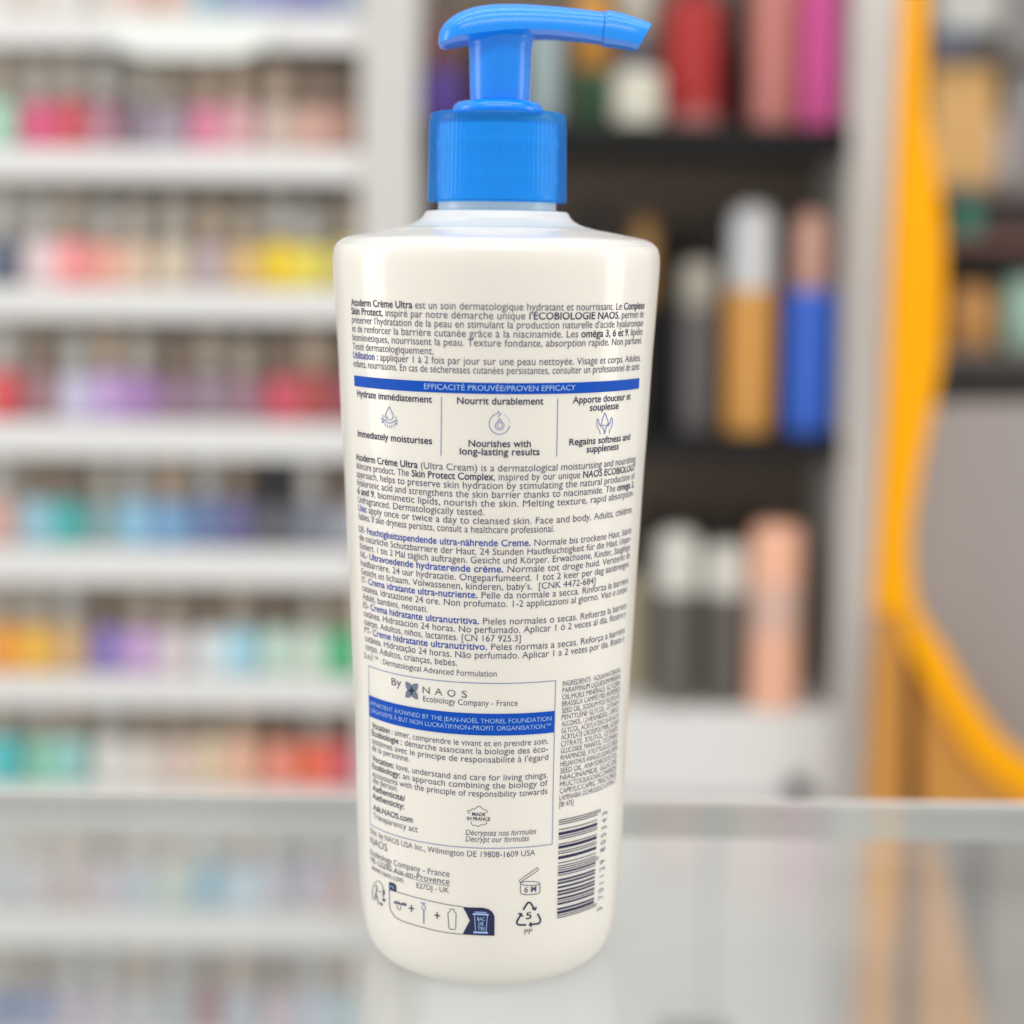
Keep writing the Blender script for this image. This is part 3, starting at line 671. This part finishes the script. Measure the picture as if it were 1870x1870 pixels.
line(m, "By", 20.5, (730,1253.8), 715.5, 733)
line(m, "N", 18.5, (773,1265.8), 772, 785); line(m, "A", 18.5, (800,1269.3), 794, 808); line(m, "O", 18.5, (822,1272), 817, 832); line(m, "S", 18.5, (848,1274), 843, 853)
line(m, "Ecobiology Company - France", 15.6, (944.7,1288.8), 773, 945)
finish(m, 'company_lettering')
m = MB()
def petal(mb, ang, ink):
    cx, cy = 752, 1261; sx = .80
    def pt(u, v):
        x, y = u*math.cos(ang)-v*math.sin(ang), u*math.sin(ang)+v*math.cos(ang)
        return (cx+x*sx, cy+y+x*.14)
    vs = []; n = 12
    for i in range(n+1):
        t = i/n; u = 1+t*19; w = 6.6*math.sin(PI*min(1, t**.8*.97+.03))**.75
        for k in range(5): vs.append(wp(*surf(*pt(u, -w+2*w*k/4)), .00008))
    mb.add(vs, [(5*i+k, 5*i+k+1, 5*i+6+k, 5*i+5+k) for i in range(n) for k in range(4)], ink)
for a in (45, 135, 225, 315): petal(m, math.radians(a), 6)
star = []
for i in range(16):
    a = 2*PI*i/16; r = 8.5 if i % 4 == 0 else (3.2 if i % 2 == 0 else 4.6); star.append((752+r*math.cos(a)*.8, 1261+r*math.sin(a)))
c_ = wp(*surf(752, 1261), .00016); m.add([c_]+[wp(*surf(*p), .00016) for p in star], [(0, 1+i, 1+(i+1) % 16) for i in range(16)], 1)
finish(m, 'petal_emblem')
m = MB()
for s, a, l, r in (("*Vocation :* aimer, comprendre le vivant et en prendre soin.",(999.6,1358.2),680,1001),("*Écobiologie :* démarche associant la biologie des éco-",(999.6,1372.6),680,1001),
  ("systèmes avec le principe de responsabilité à l'égard",(999.6,1387.6),680,1001),("de la personne.",(746,1391),680,748),("*Vocation:* love, understand and care for living things.",(998.6,1420.2),680.5,1000),
  ("*Ecobiology:* an approach combining the biology of",(998.6,1434.6),680.5,1000),("ecosystems with the principle of responsibility towards",(998.6,1449.6),681,999.5),("the person.",(726,1445.5),681,727),
  ("*Authenticité/*",(737.4,1462.7),681,740),("*Authenticity:*",(737.4,1478),681,738),("*Ask.NAOS.com*",(752.6,1502.3),682,753.5),("Transparency act",(761.8,1519.8),682,763)):
    line(m, s, 16, a, l, r)
finish(m, 'printed_paragraph')
m = MB()
line(m, "Décryptez nos formules", 14.6, (850,1524.4), 850, 978, slant=.22); line(m, "Decrypt our formulas", 14.6, (850,1536.3), 850, 965, slant=.22)
finish(m, 'printed_caption')
m = MB()
line(m, "MADE", 9.2, (874,1490), 862.5, 886, ink=1, boldall=True, bw=.02); line(m, "IN FRANCE", 9.2, (874,1498.3), 853, 895, ink=1, boldall=True, bw=.02)
strip(m, [(858,1486),(853.5,1482),(854.5,1479.5),(859,1480.5),(863,1476.5),(865,1478.5),(869,1475.5),(874,1472)], 1.1, 0, dens=1.5)
strip(m, [(874,1472),(877,1472.5),(881,1476.5),(886,1479),(890.5,1481.5),(888.5,1485)], 1.1, 0, dens=1.5)
strip(m, [(861,1500.5),(860.5,1504),(864,1507),(870,1507.5),(874,1509.5),(878,1506),(884,1506.2),(889,1503.5),(888.5,1500)], 1.1, 0, dens=1.5)
finish(m, 'made_in_france_mark')
m = MB()
line(m, "Dist. by NAOS USA Inc., Wilmington DE 19808-1609 USA", 16, (975,1561.8), 677, 977)
line(m, "NAOS", 21, (706,1554.5), 677, 707.5)
line(m, "Ecobiology Company - France", 16.2, (819,1601.2), 677, 821); line(m, "FR-13290 Aix-en-Provence", 16.2, (819,1615.2), 678, 821)
line(m, "www.naos.com", 15.6, (735,1612), 679, 736.5); line(m, "E27DJ - UK", 15, (819,1630.6), 761, 820)
strip(m, [(690,1579),(702,1584.5),(720,1592.3),(736,1598.6),(760,1606.6),(785,1612.7),(821,1618)], .8, 0, dens=3)
finish(m, 'printed_address')
# --- sorting panel
m = MB()
TOP = [(711,1624.5),(728,1629.5),(755,1637.5),(785,1645),(815,1651.5),(845,1656)]
BOT = [(716,1666),(722,1675),(735,1682),(760,1690),(790,1698),(815,1703),(845,1706)]
strip(m, [(711.3,1612)]+[(711.3,1640),(711.8,1654),(713.3,1662)]+BOT[0:], 1.2, 0, dens=2); strip(m, TOP, 1.2, 0)
fill(m, [(711,1610.3),(716,1611.6),(721,1613.5),(724,1617.5)], [(711,1623.5),(716,1625),(721,1627),(724,1628)], 1)
line(m, "FR", 9, (717.5,1622.6), 713.6, 721.5, ink=3, off=.00016)
DT = [(845,1656),(882,1657.5),(892,1660),(899,1665),(903,1673)]
fill(m, [(845,1656),(851,1666),(858,1681)], [(845,1656.2),(851,1656.4),(858,1657)], 1)
fill(m, [(845,1705.5),(851,1694),(858,1681)], [(845,1706),(851,1706.6),(858,1707)], 1)
fill(m, [(858,1657),(882,1657.5),(892,1660),(899,1665),(903,1673)], [(858,1707),(875,1708),(903,1708.6)], 1)
def q(l, w=1.3): strip(m, l, w, 3, off=.00016, dens=2)
q([(863.5,1668.5),(892.5,1670)], 3.2); q([(867,1665),(888.5,1666)], 1.6); q([(866.5,1671),(868.5,1699.5)]); q([(890,1672),(887.5,1700.5)]); q([(864.5,1702),(891,1703)], 3.4)
line(m, "BAC", 10, (878,1680.8), 871.5, 885.5, ink=3, off=.00016, boldall=True); line(m, "DE", 10, (878,1689.6), 873.5, 883, ink=3, off=.00016, boldall=True); line(m, "TRI", 10, (878,1698.4), 872, 884.5, ink=3, off=.00016, boldall=True)
for x, y in ((751.6,1658.8),(798.4,1671.6)): strip(m, [(x-5.2,y-.8),(x+5.2,y+.8)], 2, 1); strip(m, [(x,y-6),(x,y+6)], 2, 1)
strip(m, [(719.5,1648),(727,1649.5),(735,1651.5),(743,1653)], 3, 0, dens=1.5); strip(m, [(720,1646.5),(725,1645.5),(730,1648.5)], 1.2, 0); strip(m, [(734,1649),(742,1650)], 1.6, 0)
strip(m, [(725,1652),(726.5,1659.5),(729.5,1662),(732,1659.5),(732,1653.5)], 1.2, 0, dens=1.5)
strip(m, [(768,1648.3),(776.5,1649.8)], 1.8, 5, dens=1.5); strip(m, [(773.5,1651),(771,1656),(771.4,1660),(774.5,1662),(777.3,1659.5),(777,1655)], 1.3, 5, close=True, dens=1.5); strip(m, [(774.2,1662),(774,1686)], 2.2, 5)
strip(m, [(822.5,1659.8),(829.5,1660.6),(829.5,1664.5),(833,1668),(832.4,1694),(830.5,1697.2),(821.5,1696.6),(819.8,1693),(818,1667),(822.4,1663.5)], 1.3, 0, close=True, dens=1.5)
finish(m, 'sorting_panel')
m = MB()
strip(m, arc(690.5,1631.5,10.2,22.5,150,395,30), 1.1, 0, dens=2); strip(m, [(687,1616),(688.5,1622),(684.5,1644)], 1.8, 0); strip(m, [(688,1625),(696,1630),(700.5,1626)], 1.2, 0)
strip(m, [(688,1634),(692,1652)], 1.6, 0)
strip(m, [(701,1625.5),(701.8,1631),(699.5,1635)], 3, 1, dens=1.5); strip(m, [(699,1642.5),(704,1644.5)], 4.5, 1, dens=1.5); strip(m, [(695,1648),(698.5,1653.5)], 3, 1, dens=1.5)
finish(m, 'sorting_mark')
# --- open jar and recycling marks
m = MB()
strip(m, [(947.8,1608),(981.5,1584),(983.6,1588.5),(949.8,1611.5)], 1.2, 0, close=True, dens=2)
strip(m, arc(968,1613.2,17.6,3.8,0,360,30), 1.2, 0, dens=2)
strip(m, [(950.3,1614.5),(950.3,1629.5),(952.5,1632.6),(960,1633.8),(970,1633.6),(981,1632.2),(985,1630),(986,1627.5),(985.8,1612.5)], 1.3, 0, dens=2)
line(m, "6 M", 16, (968,1629.3), 957.5, 979, boldall=True, bw=.008); finish(m, 'opened_jar_mark')
m = MB()
strip(m, [(955.5,1661.5),(962,1650.5),(964.5,1648),(967.5,1648),(970,1650.5),(976,1660)], 3.2, 1, dens=1.5); strip(m, [(971.5,1659.5),(977.8,1661.8),(979.3,1655.5)], 2.2, 1, dens=1.5)
strip(m, [(981.5,1668.5),(986.6,1678),(986.8,1682.5),(983.5,1686.5),(967.5,1688.6)], 3.2, 1, dens=1.5); strip(m, [(970.5,1683.8),(966.2,1688.6),(970.8,1692.5)], 2.2, 1, dens=1.5)
strip(m, [(961,1688.8),(947.5,1689),(943.8,1686.5),(943.8,1682.5),(951.5,1669.5)], 3.2, 1, dens=1.5); strip(m, [(945.8,1668.8),(952.2,1667.8),(954.3,1674.5)], 2.2, 1, dens=1.5)
line(m, "5", 19.5, (965,1678.2), 960.3, 970, ink=1, boldall=True, bw=.008); line(m, "PP", 15.5, (965,1706), 957.5, 972); finish(m, 'recycling_mark')
# --- ingredients
m = MB()
ING = ["INGREDIENTS : AQUA/WATER/EAU,","PARAFFINUM LIQUIDUM/MINERAL","OIL/HUILE MINERALE, GLYCERIN,","BRASSICA CAMPESTRIS (RAPESEED)","SEED OIL, SODIUM POLYACRYLATE,","PENTYLENE GLYCOL, CETEARYL","ALCOHOL, 1,2-HEXANEDIOL, CAPRYLYL","GLYCOL, ACRYLATES/C10-30 ALKYL","ACRYLATE CROSSPOLYMER, SODIUM","CITRATE, XYLITOL, CETEARYL","GLUCOSIDE, MANNITOL, TOCOPHEROL,","RHAMNOSE, XYLITYLGLUCOSIDE,","HELIANTHUS ANNUUS (SUNFLOWER)","SEED OIL, ANHYDROXYLITOL,","NIACINAMIDE, GLUCOSE,","FRUCTOOLIGOSACCHARIDES,","CAPRYLIC/CAPRIC TRIGLYCERIDE,","LAMINARIA OCHROLEUCA EXTRACT,","[BI 475]"]
for i, s in enumerate(ING):
    y = 1253.3+12.26*i; f = i/18; xl = 1027.2-6*f
    line(m, s, 14.6, (xl, y), xl, (1133.5-9.5*f) if i < 18 else 1047)
finish(m, 'ingredient_list')
# --- barcode, its bars lying across the bottle
m = MB()
Lc = ['0001101','0011001','0010011','0111101','0100011','0110001','0101111','0111011','0110111','0001011']
par = {'3': 'LLGGLG'[0:0]+'LLGGGL'}          # first digit 3
dig = '3701129805343'; bits = '101'
for k, c in enumerate(dig[1:7]):
    l = Lc[int(c)]; gcode = ''.join('1' if x == '0' else '0' for x in l)[::-1]
    bits += l if par['3'][k] == 'L' else gcode
bits += '01010'
for c in dig[7:]: bits += ''.join('1' if x == '0' else '0' for x in Lc[int(c)])
bits += '101'
_, zlo = surf(1018, 1677); _, zhi = surf(1020.5, 1497); mod = (zhi-zlo)/95
i = 0
while i < 95:
    if bits[i] == '1':
        j = i
        while j < 95 and bits[j] == '1': j += 1
        z0_, z1_ = zlo+mod*(i+.08), zlo+mod*(j-.08); guard = i < 3 or i > 91 or 45 <= i < 50
        zc = (z0_+z1_)/2
        zstrip(m, z0_, z1_, theta_at(1017+3.5*(zc-zlo)/(zhi-zlo), zc), theta_at((1089 if guard else 1083.5)+8*(zc-zlo)/(zhi-zlo), zc), 1, n=14)
        i = j
    else: i += 1
def vdigit(mb, ch, f, px, size):
    vs, fs = text_mesh(ch, [0], .0); em = size/1000./7.95
    xs = [v[0] for v in vs]; w = (min(xs)+max(xs))/2; zc = zlo+(zhi-zlo)*f; t0 = theta_at(px, zc); R = Rz(zc)
    o = len(mb.v)
    for x, y, _ in vs: mb.v.append(wp(t0+(.0-y)*em*1.5/R, zc+(x-w)*em, .00008))
    for f_, mi in fs: mb.f.append(tuple(k+o for k in f_)); mb.m.append(mi)
for k, c in enumerate(dig[1:7]): vdigit(m, c, (6.5+7*k)/95, 1101+4*(k/6), 17.5)
for k, c in enumerate(dig[7:]): vdigit(m, c, (53.5+7*k)/95, 1105+4.5*(k/6), 17.5)
vdigit(m, '3', -.055, 1099, 17.5)
finish(m, 'barcode')

bot.location = (0, 0, GZ)
for o in bot.children: o.location.z -= GZ
